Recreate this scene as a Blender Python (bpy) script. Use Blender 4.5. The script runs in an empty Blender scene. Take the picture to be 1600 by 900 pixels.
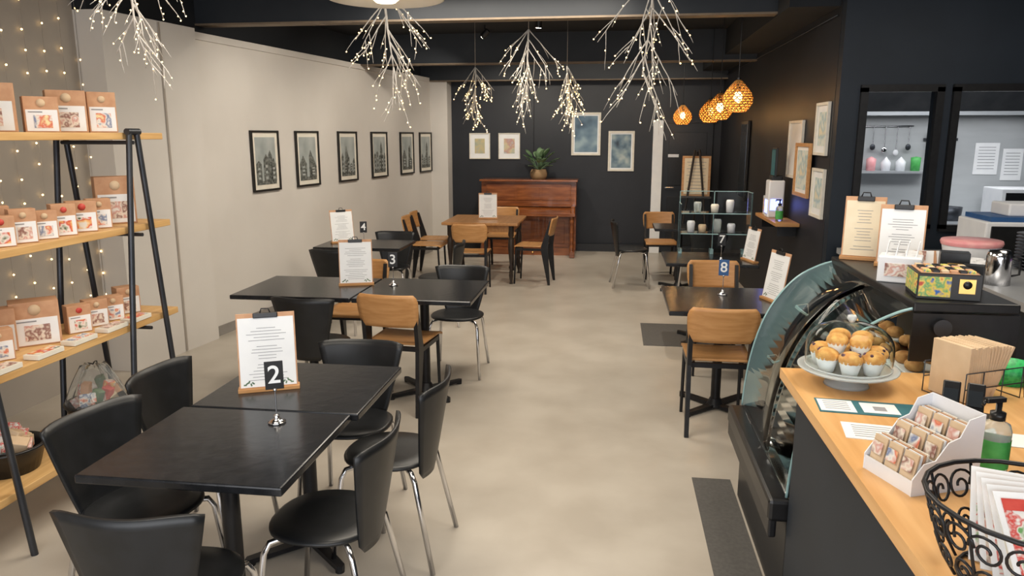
import bpy, bmesh, math, random
from mathutils import Vector, Matrix, Euler
rng=random.Random(7)
S=bpy.context.scene
pi=math.pi
# ------------------------------------------------------------------ materials
def mat(name,col,rough=0.5,metal=0.0,col2=None,scale=8,kind='noise',emit=0,ecol=None,trans=0,ior=1.45,stretch=(1,1,1),bump=0,alpha=1,detail=4,lo=.35,hi=.65,coat=0):
    m=bpy.data.materials.new(name); m.use_nodes=True
    nt=m.node_tree; p=nt.nodes['Principled BSDF']
    p.inputs['Base Color'].default_value=(*col,1); p.inputs['Roughness'].default_value=rough
    p.inputs['Metallic'].default_value=metal; p.inputs['IOR'].default_value=ior
    p.inputs['Transmission Weight'].default_value=trans; p.inputs['Alpha'].default_value=alpha
    p.inputs['Coat Weight'].default_value=coat
    if emit:
        p.inputs['Emission Color'].default_value=(*(ecol or col),1); p.inputs['Emission Strength'].default_value=emit
    if col2 is not None or bump:
        tc=nt.nodes.new('ShaderNodeTexCoord'); mp=nt.nodes.new('ShaderNodeMapping'); mp.inputs['Scale'].default_value=stretch
        nt.links.new(tc.outputs['Object'],mp.inputs['Vector'])
        if kind=='voronoi':
            t=nt.nodes.new('ShaderNodeTexVoronoi'); t.inputs['Scale'].default_value=scale; out=t.outputs['Distance']
        elif kind=='wave':
            t=nt.nodes.new('ShaderNodeTexWave'); t.inputs['Scale'].default_value=scale; t.inputs['Distortion'].default_value=6; t.inputs['Detail'].default_value=3; out=t.outputs['Fac']
        else:
            t=nt.nodes.new('ShaderNodeTexNoise'); t.inputs['Scale'].default_value=scale; t.inputs['Detail'].default_value=detail; out=t.outputs['Fac']
        nt.links.new(mp.outputs['Vector'],t.inputs['Vector'])
        if col2 is not None:
            r=nt.nodes.new('ShaderNodeValToRGB'); r.color_ramp.elements[0].position=lo; r.color_ramp.elements[1].position=hi
            r.color_ramp.elements[0].color=(*col,1); r.color_ramp.elements[1].color=(*col2,1)
            nt.links.new(out,r.inputs['Fac']); nt.links.new(r.outputs['Color'],p.inputs['Base Color'])
        if bump:
            b=nt.nodes.new('ShaderNodeBump'); b.inputs['Strength'].default_value=bump; b.inputs['Distance'].default_value=.01
            nt.links.new(out,b.inputs['Height']); nt.links.new(b.outputs['Normal'],p.inputs['Normal'])
    return m
def multi(name,cols,scale,rough=.6,seedoff=0):
    m=bpy.data.materials.new(name); m.use_nodes=True; nt=m.node_tree; p=nt.nodes['Principled BSDF']; p.inputs['Roughness'].default_value=rough
    tc=nt.nodes.new('ShaderNodeTexCoord'); mp=nt.nodes.new('ShaderNodeMapping'); mp.inputs['Location'].default_value=(seedoff,seedoff*.7,0)
    t=nt.nodes.new('ShaderNodeTexNoise'); t.inputs['Scale'].default_value=scale; t.inputs['Detail'].default_value=2
    r=nt.nodes.new('ShaderNodeValToRGB'); e=r.color_ramp.elements
    n=len(cols)
    while len(e)<n: e.new(.5)
    for i,c in enumerate(cols):
        e[i].position=.3+.4*i/(n-1); e[i].color=(*c,1)
    nt.links.new(tc.outputs['Object'],mp.inputs['Vector']); nt.links.new(mp.outputs['Vector'],t.inputs['Vector']); nt.links.new(t.outputs['Fac'],r.inputs['Fac']); nt.links.new(r.outputs['Color'],p.inputs['Base Color'])
    return m
M={}
M['floor']=mat('floor_vinyl',(.42,.375,.315),.30,col2=(.495,.45,.385),scale=2.6,detail=9)
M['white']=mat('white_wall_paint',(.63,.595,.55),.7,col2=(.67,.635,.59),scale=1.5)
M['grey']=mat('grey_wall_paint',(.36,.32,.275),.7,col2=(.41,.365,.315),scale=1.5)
M['black']=mat('black_wall_paint',(.012,.014,.019),.5,col2=(.016,.018,.024),scale=3)
M['navy']=mat('navy_wall_paint',(.007,.013,.022),.55,col2=(.010,.017,.028),scale=3)
M['ceil']=mat('black_ceiling_paint',(.010,.012,.015),.8,col2=(.014,.016,.02),scale=2)
M['beam']=mat('beam_paint',(.016,.020,.026),.6,col2=(.02,.024,.03),scale=4)
M['tan']=mat('beam_edge_timber',(.16,.12,.085),.6,col2=(.2,.15,.1),scale=9)
M['laminate']=mat('black_table_laminate',(.010,.011,.013),.22,col2=(.016,.017,.02),scale=20,bump=.05)
M['seatblack']=mat('black_plywood',(.009,.010,.011),.38,col2=(.013,.014,.016),scale=15)
M['metalblk']=mat('black_steel',(.012,.012,.014),.4,metal=.3,col2=(.018,.018,.02),scale=12)
M['chrome']=mat('chrome',(.75,.75,.77),.15,metal=1,col2=(.65,.65,.67),scale=5)
M['steel']=mat('brushed_steel',(.62,.64,.66),.35,metal=.6,col2=(.5,.52,.55),scale=2,stretch=(1,1,14))
M['steelw']=mat('stainless_splashback',(.44,.46,.47),.4,metal=.15,col2=(.52,.54,.55),scale=1.2,stretch=(1,1,5))
M['gun']=mat('dark_steel_tube',(.05,.055,.065),.4,metal=.7,col2=(.07,.075,.085),scale=6)
M['ply']=mat('oak_plywood',(.44,.215,.075),.4,col2=(.53,.28,.11),scale=4,stretch=(1.2,14,14))
M['tabwood']=mat('table_wood',(.36,.17,.06),.35,col2=(.45,.23,.09),scale=3,stretch=(12,1,12))
M['pine']=mat('pine_plank',(.55,.32,.12),.5,col2=(.68,.43,.18),scale=3,stretch=(12,.8,12))
M['counter']=mat('counter_maple',(.62,.33,.12),.35,col2=(.72,.42,.17),scale=2.5,stretch=(12,.8,12))
M['piano']=mat('piano_walnut',(.15,.042,.012),.2,col2=(.28,.09,.027),scale=3,stretch=(1,5,7),coat=.5)
M['dwood']=mat('dark_turned_wood',(.02,.012,.009),.4,col2=(.03,.02,.014),scale=8)
M['paper']=mat('white_paper',(.78,.79,.80),.6,col2=(.82,.83,.83),scale=10)
M['paper2']=mat('cream_paper',(.75,.70,.6),.6,col2=(.8,.76,.66),scale=10)
M['ink']=mat('grey_ink',(.25,.26,.27),.7,col2=(.3,.3,.32),scale=50)
M['blk']=mat('black_plastic',(.008,.008,.009),.35,col2=(.012,.012,.013),scale=30)
M['frameblk']=mat('black_frame',(.012,.011,.010),.4,col2=(.02,.018,.016),scale=20)
M['framewht']=mat('pale_frame',(.68,.64,.55),.5,col2=(.75,.71,.62),scale=20)
M['kraft']=mat('kraft_card',(.50,.27,.15),.7,col2=(.57,.33,.19),scale=25)
M['kraftl']=mat('kraft_paper_bag',(.60,.44,.28),.7,col2=(.66,.5,.33),scale=15)
M['rattan']=mat('rattan',(.40,.19,.04),.6,col2=(.55,.28,.08),scale=30)
M['bulb']=mat('warm_bulb',(1,.7,.3),.5,emit=18,ecol=(1,.58,.2),col2=(1,.75,.35),scale=2)
M['led']=mat('led_fairy_light',(1,.85,.5),.5,emit=7,ecol=(1,.66,.27),col2=(1,.8,.5),scale=2)
M['twig']=mat('white_twig',(.50,.47,.43),.7,col2=(.66,.63,.59),scale=20)
M['wire']=mat('thin_wire',(.35,.3,.25),.5,col2=(.4,.35,.3),scale=20)
M['leaf']=mat('leaf_green',(.05,.11,.05),.45,col2=(.16,.25,.13),scale=12)
M['basketry']=mat('seagrass',(.35,.22,.11),.8,col2=(.2,.12,.06),scale=60,kind='wave')
M['glass']=mat('clear_glass',(.93,.98,.97),.02,trans=1,ior=1.12,col2=(.95,.99,.98),scale=2)
M['frost']=mat('pressed_glass_foot',(.82,.86,.86),.2,trans=.55,ior=1.2,col2=(.86,.9,.9),scale=6)
M['gedge']=mat('green_glass_edge',(.22,.36,.37),.15,col2=(.3,.46,.47),scale=8)
M['muffin']=mat('muffin_crust',(.62,.26,.06),.7,col2=(.80,.45,.14),scale=45,bump=.6)
M['berry']=mat('blueberry',(.08,.03,.06),.5,col2=(.14,.05,.07),scale=40)
M['teal']=mat('teal_card',(.03,.13,.16),.5,col2=(.04,.16,.19),scale=20)
M['whiteplastic']=mat('white_plastic',(.74,.75,.78),.35,col2=(.79,.80,.82),scale=8)
M['gel']=mat('sanitiser_gel',(.75,.82,.80),.1,trans=.7,ior=1.3,col2=(.8,.86,.84),scale=5)
M['greenl']=mat('green_label',(.05,.32,.07),.5,col2=(.08,.42,.1),scale=30)
M['greenp']=mat('green_plastic_mesh',(.02,.36,.10),.4,col2=(.04,.5,.14),scale=90,kind='voronoi')
M['purple']=mat('purple_plastic',(.25,.10,.42),.4,col2=(.33,.15,.5),scale=20)
M['pink']=mat('pink_lid',(.75,.30,.32),.4,col2=(.8,.4,.4),scale=20)
M['red']=mat('red_print',(.5,.05,.04),.5,col2=(.6,.08,.06),scale=30)
M['gold']=mat('gold_foil',(.75,.45,.12),.3,metal=.8,col2=(.8,.5,.18),scale=20)
M['blue']=mat('blue_print',(.02,.08,.22),.5,col2=(.03,.10,.27),scale=20)
M['uv']=mat('blue_led_glow',(.2,.3,1),.5,emit=4,ecol=(.2,.25,1),col2=(.3,.4,1),scale=2)
M['screen']=mat('mirror_glass',(.10,.12,.14),.06,metal=.8,col2=(.12,.14,.16),scale=2)
M['lampin']=mat('warm_lamp_diffuser',(1,.85,.6),.5,emit=5,ecol=(1,.78,.48),col2=(1,.88,.66),scale=2)
M['spotglow']=mat('spot_lens',(1,.95,.85),.5,emit=30,ecol=(1,.9,.75),col2=(1,.95,.9),scale=2)
M['shade']=mat('cream_enamel',(.72,.66,.55),.4,col2=(.78,.72,.62),scale=5)
M['mat']=mat('floor_shadow_tone',(.085,.08,.075),.6,col2=(.105,.10,.092),scale=60)  # shadow tone for the thin dark sheets on the floor
M['base']=mat('grey_skirting',(.24,.22,.20),.5,col2=(.28,.26,.24),scale=5)
M['doorb']=mat('black_door_paint',(.010,.012,.016),.4,col2=(.014,.016,.02),scale=4)
M['bread']=mat('pastry',(.45,.2,.06),.7,col2=(.65,.36,.13),scale=40)
M['cello']=mat('cellophane',(.93,.95,.95),.05,trans=.95,ior=1.08,col2=(.95,.97,.97),scale=9,bump=.6)
M['acrylic']=mat('acrylic_sheet',(.86,.94,.97),.02,trans=1,ior=1.12,col2=(.90,.96,1),scale=2)
M['photo1']=multi('food_photo_red',[(.75,.72,.66),(.8,.5,.2),(.6,.06,.03),(.8,.76,.7),(.08,.12,.05)],22)
M['photo2']=multi('food_photo_pink',[(.78,.74,.7),(.6,.3,.25),(.78,.7,.6),(.25,.1,.08),(.7,.6,.5)],25,seedoff=3)
M['photo3']=multi('food_photo_blue',[(.75,.75,.74),(.15,.2,.35),(.78,.76,.7),(.65,.15,.08),(.8,.7,.4)],24,seedoff=9)
M['choc']=multi('chocolate_print',[(.02,.12,.4),(.75,.55,.08),(.1,.35,.15),(.8,.6,.15),(.5,.08,.05)],30,seedoff=2)
M['art_y']=multi('art_yellow',[(.25,.32,.33),(.42,.42,.3),(.55,.46,.25),(.38,.42,.38)],8)
M['art_p']=multi('art_pink',[(.3,.42,.45),(.6,.52,.32),(.5,.28,.25),(.45,.48,.45)],8,seedoff=4)
M['art_b']=multi('art_blue_mist',[(.05,.09,.14),(.10,.17,.24),(.18,.27,.34),(.30,.40,.45)],4,seedoff=2)
M['art_b2']=multi('art_blue_street',[(.03,.05,.08),(.12,.19,.25),(.25,.33,.36),(.42,.47,.46)],6,seedoff=6)
M['art_g']=multi('art_grey_sky',[(.30,.33,.32),(.38,.41,.40),(.46,.48,.46)],5,seedoff=8)
M['art_d']=mat('etching_dark',(.05,.055,.05),.6,col2=(.22,.23,.21),scale=40)
M['art_w']=multi('art_pastel',[(.5,.65,.68),(.7,.72,.65),(.35,.5,.55),(.72,.66,.5)],9,seedoff=5)
M['xmas']=multi('christmas_print',[(.75,.74,.7),(.76,.74,.7),(.6,.05,.04),(.75,.72,.66),(.15,.35,.12)],45,seedoff=1)
M['cream']=mat('cream_card',(.72,.62,.45),.6,col2=(.76,.67,.5),scale=12)
# ------------------------------------------------------------------ mesh builder
class B:
    def __init__(s): s.v=[];s.f=[];s.m=[];s.sm=[];s.mats=[]
    def mi(s,m):
        m=M[m] if isinstance(m,str) else m
        if m not in s.mats: s.mats.append(m)
        return s.mats.index(m)
    def add(s,vs,fs,m,smooth=False,T=None):
        k=len(s.v); i=s.mi(m)
        for v in vs:
            v=Vector(v); s.v.append(T@v if T else v)
        for f in fs: s.f.append([k+a for a in f]); s.m.append(i); s.sm.append(smooth)
        return s
    def box(s,c,d,m,rot=None,bev=0,T=None):
        bm=bmesh.new(); bmesh.ops.create_cube(bm,size=1)
        for v in bm.verts: v.co=Vector((v.co.x*d[0],v.co.y*d[1],v.co.z*d[2]))
        if bev: bmesh.ops.bevel(bm,geom=bm.edges[:],offset=bev,segments=2,affect='EDGES',profile=.5)
        R=Matrix.Translation(c)@(Euler(rot).to_matrix().to_4x4() if rot else Matrix.Identity(4))
        if T: R=T@R
        bm.verts.index_update()
        s.add([R@v.co for v in bm.verts],[[v.index for v in f.verts] for f in bm.faces],m); bm.free(); return s
    def cyl(s,a,b,r,m,r2=None,n=14,smooth=True,T=None):
        a=Vector(a);b=Vector(b); r2=r if r2 is None else r2
        d=(b-a).normalized(); q=Vector((0,0,1)).rotation_difference(d)
        vs=[];fs=[]
        for i in range(n):
            t=2*pi*i/n; o=Vector((math.cos(t),math.sin(t),0))
            vs.append(a+q@(o*r)); vs.append(b+q@(o*r2))
        for i in range(n):
            j=(i+1)%n; fs.append([2*i,2*j,2*j+1,2*i+1])
        s.add(vs,fs,m,smooth,T)
        s.add([vs[2*i] for i in range(n)][::-1],[list(range(n))],m,False,T); s.add([vs[2*i+1] for i in range(n)],[list(range(n))],m,False,T)
        return s
    def tube(s,pts,r,m,n=8,closed=False,T=None,rs=None):
        pts=[Vector(p) for p in pts]; N=len(pts); vs=[];fs=[]; up=None
        for i,p in enumerate(pts):
            if closed: d=pts[(i+1)%N]-pts[i-1]
            else: d=pts[min(i+1,N-1)]-pts[max(i-1,0)]
            if d.length<1e-9: d=Vector((0,0,1))
            d.normalize()
            if up is None:
                up=Vector((0,0,1)) if abs(d.z)<.9 else Vector((1,0,0))
            x=up-d*up.dot(d)
            if x.length<1e-5: x=Vector((1,0,0))-d*d.x
            x.normalize(); up=x; y=d.cross(x)
            rr=rs[i] if rs else r
            for k in range(n):
                t=2*pi*k/n; vs.append(p+x*math.cos(t)*rr+y*math.sin(t)*rr)
        L=N if closed else N-1
        for i in range(L):
            i2=(i+1)%N
            for k in range(n):
                k2=(k+1)%n; fs.append([i*n+k,i*n+k2,i2*n+k2,i2*n+k])
        if not closed: fs.append(list(range(n))[::-1]); fs.append([(N-1)*n+k for k in range(n)])
        s.add(vs,fs,m,True,T); return s
    def lathe(s,prof,m,c=(0,0,0),n=28,T=None,smooth=True):
        vs=[];fs=[];c=Vector(c)
        for r,z in prof:
            for k in range(n):
                t=2*pi*k/n; vs.append(c+Vector((r*math.cos(t),r*math.sin(t),z)))
        for i in range(len(prof)-1):
            for k in range(n):
                k2=(k+1)%n; fs.append([i*n+k,i*n+k2,(i+1)*n+k2,(i+1)*n+k])
        s.add(vs,fs,m,smooth,T); return s
    def sph(s,c,r,m,n=10,sc=(1,1,1),T=None):
        prof=[(max(1e-4,r*math.sin(pi*i/n)),-r*math.cos(pi*i/n)) for i in range(n+1)]
        k=Matrix.Translation(c)@Matrix.Diagonal((*sc,1))
        return s.lathe(prof,m,(0,0,0),n=max(6,n+2),T=(T@k if T else k))
    def prism(s,pts,z0,z1,m,T=None):
        n=len(pts); vs=[(x,y,z0) for x,y in pts]+[(x,y,z1) for x,y in pts]
        fs=[list(range(n))[::-1],[n+i for i in range(n)]]+[[i,(i+1)%n,n+(i+1)%n,n+i] for i in range(n)]
        return s.add(vs,fs,m,False,T)
    def grid(s,fn,nu,nv,th,m,T=None):
        P=[[Vector(fn(u/nu*2-1,v/nv)) for u in range(nu+1)] for v in range(nv+1)]
        vs=[];fs=[];W=nu+1
        def nrm(i,j):
            a=P[i][min(j+1,nu)]-P[i][max(j-1,0)]; b=P[min(i+1,nv)][j]-P[max(i-1,0)][j]; return a.cross(b).normalized()
        for i in range(nv+1):
            for j in range(nu+1): vs.append(P[i][j])
        K=len(vs)
        for i in range(nv+1):
            for j in range(nu+1): vs.append(P[i][j]+nrm(i,j)*th)
        for i in range(nv):
            for j in range(nu):
                a=i*W+j; fs.append([a,a+W,a+W+1,a+1]); fs.append([K+a,K+a+1,K+a+W+1,K+a+W])
        for i in range(nv):
            a=i*W; fs.append([a,K+a,K+a+W,a+W]); a=i*W+nu; fs.append([a,a+W,K+a+W,K+a])
        for j in range(nu):
            a=j; fs.append([a,a+1,K+a+1,K+a]); a=nv*W+j; fs.append([a,K+a,K+a+1,a+1])
        return s.add(vs,fs,m,True,T)
    def text(s,body,size,m,T,depth=.0005):
        cu=bpy.data.curves.new('txt','FONT'); cu.body=body; cu.size=size; cu.extrude=depth; cu.align_x='CENTER'; cu.align_y='CENTER'; cu.offset=size*.012
        o=bpy.data.objects.new('txt',cu); S.collection.objects.link(o); bpy.context.view_layer.update()
        me=o.evaluated_get(bpy.context.evaluated_depsgraph_get()).to_mesh()
        vs=[v.co.copy() for v in me.vertices]; fs=[list(p.vertices) for p in me.polygons]
        s.add(vs,fs,m,False,T)
        bpy.data.objects.remove(o); bpy.data.curves.remove(cu); return s
    def mesh(s,name):
        me=bpy.data.meshes.new(name); me.from_pydata([tuple(v) for v in s.v],[],s.f)
        for m in s.mats: me.materials.append(m)
        me.polygons.foreach_set('material_index',s.m); me.polygons.foreach_set('use_smooth',s.sm)
        me.update(); 
        return me
    def obj(s,name,loc=(0,0,0),rz=0,rot=None):
        return place(name,s.mesh(name),loc,rz,rot)
def place(name,me,loc=(0,0,0),rz=0,rot=None):
    o=bpy.data.objects.new(name,me); S.collection.objects.link(o); o.location=loc; o.rotation_euler=rot or (0,0,rz); return o
def face(dx,dy): return math.atan2(-dx,dy)
# ------------------------------------------------------------------ camera
f=1170.0; th=math.atan(238/f); yaw=math.atan(160/f*math.cos(th))
cd=bpy.data.cameras.new('camera'); cd.sensor_width=36; cd.lens=36*f/1600; cd.clip_start=.05
cam=bpy.data.objects.new('camera',cd); S.collection.objects.link(cam); cam.location=(0,0,1.8); cam.rotation_euler=(pi/2-th,0,yaw); S.camera=cam
# ------------------------------------------------------------------ room shell
YB=11.9; CH=3.0
B().box((.3,5.2,-.05),(9.2,13.8,.1),'floor').obj('floor')
B().box((.3,5.2,CH+.05),(9.2,13.8,.1),'ceil').obj('ceiling')
def lx(y): return -3.55+(y-6.2)*.1375
b=B(); b.prism([(lx(6.15),6.15),(lx(YB+.1),YB+.1),(lx(YB+.1)-.6,YB+.1),(lx(6.15)-.8,6.15)],0,2.63,'white'); b.obj('wall_left')
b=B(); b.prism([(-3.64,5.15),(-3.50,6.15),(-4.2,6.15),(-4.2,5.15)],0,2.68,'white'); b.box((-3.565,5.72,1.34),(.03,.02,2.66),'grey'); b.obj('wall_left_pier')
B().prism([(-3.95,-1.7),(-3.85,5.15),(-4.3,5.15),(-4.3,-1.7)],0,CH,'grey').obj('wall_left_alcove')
b=B(); b.prism([(-3.74,5.15),(lx(6.15)-.1,6.15),(lx(YB)-.12,YB),(lx(YB)-.6,YB),(-4.2,5.15)],2.685,CH,'ceil'); b.obj('wall_left_upper')
b=B(); b.prism([(lx(6.15)+.02,6.15),(lx(11.55)+.02,11.55),(lx(11.55)-.1,11.55),(lx(6.15)-.1,6.15)],2.60,2.66,'white'); b.obj('trim_1')
B().box((-2.72,11.72,1.315),(.34,.34,2.63),'white').obj('wall_left_pilaster')
b=B(); b.box((.3,YB+.05,CH/2),(9.2,.1,CH),'black'); b.box((-1.9,YB-.02,CH/2),(1.3,.04,CH),'black'); b.obj('wall_back')
b=B(); b.box((-.9,YB-.055,.06),(2.9,.02,.12),'blk'); b.obj('baseboard_back')
b=B()
b.box((.66,YB-.05,1.01),(.15,.09,2.04),'paper'); b.box((1.12,YB-.04,2.02),(.78,.06,.06),'doorb')
b.box((1.11,YB-.03,1.0),(.74,.045,1.98),'doorb',bev=.004)
b.box((1.11,YB-.058,1.45),(.56,.012,.8),'blk',bev=.003);b.box((1.11,YB-.058,.5),(.56,.012,.75),'blk',bev=.003)
b.cyl((.80,YB-.05,1.02),(.80,YB-.11,1.02),.012,'chrome'); b.cyl((.80,YB-.11,1.02),(.92,YB-.11,1.02),.011,'chrome')
b.box((.90,YB-.068,1.50),(.16,.004,.045),'whiteplastic')
b.obj('door_1')
RX=1.6
B().box((RX+.06,(5.94+YB)/2,CH/2),(.12,YB-5.94,CH),'black').obj('wall_right')
b=B(); y=5.88
for x0,x1,z0,z1 in [(1.6,1.78,0,CH),(1.78,4.8,2.12,CH),(1.78,4.8,0,1.15),(2.26,2.40,1.15,2.12),(3.05,4.8,1.15,2.12)]:
    b.box(((x0+x1)/2+.0,y,(z0+z1)/2),(x1-x0,.1,z1-z0),'navy')
b.obj('wall_kitchen_partition')
for i,(x0,x1) in enumerate([(1.78,2.26),(2.40,3.05)]):
    b=B(); zc=1.635
    b.box(((x0+x1)/2,y-.06,2.13),(x1-x0+.08,.05,.05),'blk');b.box(((x0+x1)/2,y-.06,1.14),(x1-x0+.08,.05,.05),'blk')
    b.box((x0-.015,y-.06,zc),(.05,.05,1.0),'blk');b.box((x1+.015,y-.06,zc),(.05,.05,1.0),'blk'); b.obj('window_%d'%(i+1))
B().box((4.85,5.2,CH/2),(.1,13.8,CH),'navy').obj('wall_right_outer')
b=B(); YF=-1.65
for x0,x1,z0,z1 in [(-4.2,-3.2,0,CH),(2.6,4.8,0,CH),(-3.2,2.6,2.5,CH),(-3.2,2.6,0,.3)]:
    b.box(((x0+x1)/2,YF,(z0+z1)/2),(x1-x0,.1,z1-z0),'black')
b.obj('wall_front')
b=B()
for x in (-3.2,-1.27,.66,2.6): b.box((x,YF,1.4),(.06,.12,2.2),'blk')
b.obj('window_3')
for i,(yy,zb) in enumerate([(6.45,2.75),(9.3,2.66),(11.55,2.62)]):
    b=B(); b.box((-1.05,yy,(zb+CH)/2),(5.3,.12,CH-zb),'beam'); b.box((-1.05,yy,zb-.008),(5.3,.14,.016),'tan'); b.obj('ceiling_beam')
B().box((1.42,8.93,2.86),(.36,5.9,.28),'ceil').obj('ceiling_bulkhead')
b=B(); b.tube([(1.588,6.0,2.66),(1.588,11.8,2.66)],.005,'gun')
b.obj('picture_rail')
B().prism([(lx(6.15)+.012,6.15),(lx(11.5)+.012,11.5),(lx(11.5),11.5),(lx(6.15),6.15)],0,.09,'base').obj('baseboard_left')
B().box((.56,3.0,.002),(.20,1.66,.004),'mat').obj('floor_shadow_sheet')  # dark sheet painting the display case's shadow on the floor
B().box((.70,6.82,.002),(.80,.80,.004),'mat').obj('floor_shadow_sheet')  # same dark sheet for the shadow around the right-hand table
# ------------------------------------------------------------------ dining chair (black shell, chrome legs)
def black_chair():
    b=B()
    def sup(r,n=32,e=2.6): 
        o=[]
        for k in range(n):
            t=2*pi*k/n; c,s_=math.cos(t),math.sin(t)
            o.append((math.copysign(abs(c)**(2/e),c)*r,math.copysign(abs(s_)**(2/e),s_)*r*.98))
        return o
    o=sup(.20,e=2.35); n=len(o)
    rings=[(.90,.437),(1,.445),(1,.455),(.93,.462),(.6,.457),(.01,.455)]
    vs=[];fs=[]
    for k,z in rings: vs+= [(x*k,y*k,z) for x,y in o]
    for i in range(len(rings)-1):
        for k in range(n): fs.append([i*n+k,i*n+(k+1)%n,(i+1)*n+(k+1)%n,(i+1)*n+k])
    fs.append(list(range(n))[::-1]); b.add(vs,fs,'seatblack',True)
    def back(u,v):
        w=.10+.115*(v**.8); 
        z=.375+.435*v*(1-.05*abs(u)**5)-.014*v*(1-u*u)
        if v<.1: w*= (1-.25*(1-v/.1)**2)
        y=-.175-.075*v+.055*u*u*(.35+.65*v)
        return (u*w,y,z)
    b.grid(back,14,12,.012,'seatblack')
    for sx in (-1,1):
        b.tube([(sx*.05,.02,.43),(sx*.12,.10,.43),(sx*.165,.145,.425),(sx*.18,.16,.39),(sx*.205,.205,.0)],.0115,'chrome',n=10)
        b.tube([(sx*.05,-.02,.43),(sx*.11,-.10,.43),(sx*.15,-.135,.425),(sx*.165,-.155,.39),(sx*.20,-.235,.0)],.0115,'chrome',n=10)
    b.box((0,0,.432),(.16,.16,.012),'metalblk'); b.box((0,-.165,.42),(.14,.03,.04),'seatblack')
    return b.mesh('dining_chair')
bc=black_chair()
def wood_chair():
    b=B()
    def seat(u,v):
        w=.2*(1-.05*(1-v)); y=-.185+.39*v; z=.468-.014*(1-u*u)*(1-abs(2*v-1)**2)-.02*max(0,(v-.85)/.15)**2
        if v<.08: w*=.96
        return (u*w,y,z)
    b.grid(seat,10,14,.013,'ply')
    def bk(u,v):
        w=.205*(1-.10*(1-v)**3-.14*max(0,(v-.7)/.3)**3); z=.605+.215*v; y=-.232-.045*v-.028*(1-u*u)
        return (u*w,y,z)
    b.grid(bk,12,10,.012,'ply')
    prof=[(-.272,.79),(-.252,.79),(-.150,.475),(-.148,.425),(-.235,0),(-.262,0),(-.232,.45)]
    for sx in (-1,1):
        x0=sx*.178-.013
        T=Matrix(((0,0,1,x0),(1,0,0,0),(0,1,0,0),(0,0,0,1)))
        b.prism(prof,0,.026,'metalblk',T)
        b.cyl((sx*.178,.165,.455),(sx*.182,.185,0),.0125,'metalblk',r2=.010)
        b.box((sx*.178,0,.435),(.022,.34,.03),'metalblk')
    b.box((0,-.16,.435),(.35,.022,.03),'metalblk'); b.box((0,.155,.435),(.35,.022,.03),'metalblk')
    return b.mesh('wooden_dining_chair')
wc=wood_chair()
for x,y,fx,fy in [(-1.31,1.93,-.08,1),(-1.70,2.37,.96,-.22),(-1.76,2.92,1,-.08),(-.99,2.38,-1,.04),(-.93,2.97,-1,.04),(-1.22,3.26,.03,-1),
                  (-1.92,4.62,.06,1),(-1.16,5.50,.0,-1),(-2.50,6.62,0,1),(-2.30,7.52,0,-1),(-1.66,7.02,-1,0),(.24,9.12,1,.1),(1.0,8.4,-.2,1)]:
    place('dining_chair',bc,(x,y,0),face(fx,fy))
for x,y,fx,fy in [(-1.37,4.75,.1,1),(-1.98,5.50,0,-1),(.665,4.64,.02,1),(.82,5.80,.02,-1),(-1.62,8.60,-.05,1),(-.98,9.2,-1,.1),(-2.28,9.1,1,0),(-2.32,9.62,1,0),(-1.5,10.15,0,-1),(.62,9.72,.05,-1)]:
    place('wooden_dining_chair',wc,(x,y,0),face(fx,fy))
# ------------------------------------------------------------------ tables
def ped_table(name,cx,cy,w,d,h=.75):
    b=B(); b.box((0,0,h-.015),(w,d,.03),'laminate',bev=.006)
    b.box((0,0,h-.04),(.34,.05,.02),'metalblk'); b.box((0,0,h-.04),(.05,.34,.02),'metalblk')
    b.cyl((0,0,.03),(0,0,h-.03),.032,'metalblk',n=20); b.cyl((0,0,.02),(0,0,.07),.06,'metalblk',r2=.036,n=20)
    for k in range(4):
        t=pi/4*1+k*pi/2
        T=Matrix.Rotation(t,4,'Z')
        b.prism([(0,-.028),(.29,-.018),(.305,0),(.29,.018),(0,.028)],.012,.034,'metalblk',T)
        b.cyl((.28,0,0),(.28,0,.014),.02,'blk',T=T)
    return b.obj(name,(cx,cy,0))
ped_table('cafe_table',-1.32,2.305,.69,.62); ped_table('cafe_table',-1.295,2.93,.69,.61)
ped_table('cafe_table',-2.12,4.99,.84,.72); ped_table('cafe_table',-1.29,5.0,.80,.74)
ped_table('cafe_table',-2.42,7.12,.86,.60)
ped_table('cafe_table',.72,4.94,.72,.80); ped_table('cafe_table',.84,6.66,.76,.66); ped_table('cafe_table',.80,9.02,.62,.6)
b=B(); b.box((0,0,.745),(.94,.94,.035),'tabwood',bev=.008); b.box((0,0,.685),(.80,.80,.085),'tabwood')
legp=[(.035,.72),(.035,.60),(.022,.58),(.034,.55),(.038,.46),(.028,.34),(.018,.24),(.030,.21),(.020,.18),(.026,.1),(.014,.03),(.022,0)]
for sx in (-1,1):
    for sy in (-1,1): b.lathe(legp,'dwood',(sx*.38,sy*.38,0),n=16)
b.obj('wooden_dining_table',(-1.60,9.40,0))
def num_stand(ch,x,y,z,rz,card='blk',ink='paper'):
    b=B(); b.lathe([(.0,0),(.032,0),(.033,.006),(.02,.012),(.009,.022),(.012,.03),(.0,.036)],'chrome',n=20)
    b.cyl((0,0,.03),(0,0,.13),.0025,'chrome',n=8); b.sph((0,0,.128),.007,'chrome',n=8)
    b.box((0,0,.185),(.066,.004,.108),card,bev=.0015)
    if ch: b.text(ch,.095,ink,Matrix.Translation((0,-.0028,.185))@Matrix.Rotation(pi/2,4,'X'))
    return b.obj('table_number_stand',(x,y,z),rz)
num_stand('2',-1.22,2.50,.75,.45); num_stand('3',-1.54,5.10,.75,.25); num_stand('4',-2.38,6.95,.75,.3)
num_stand('8',.75,5.08,.75,-.15,card='blue'); num_stand('7',.93,6.50,.75,-.1)
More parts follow.
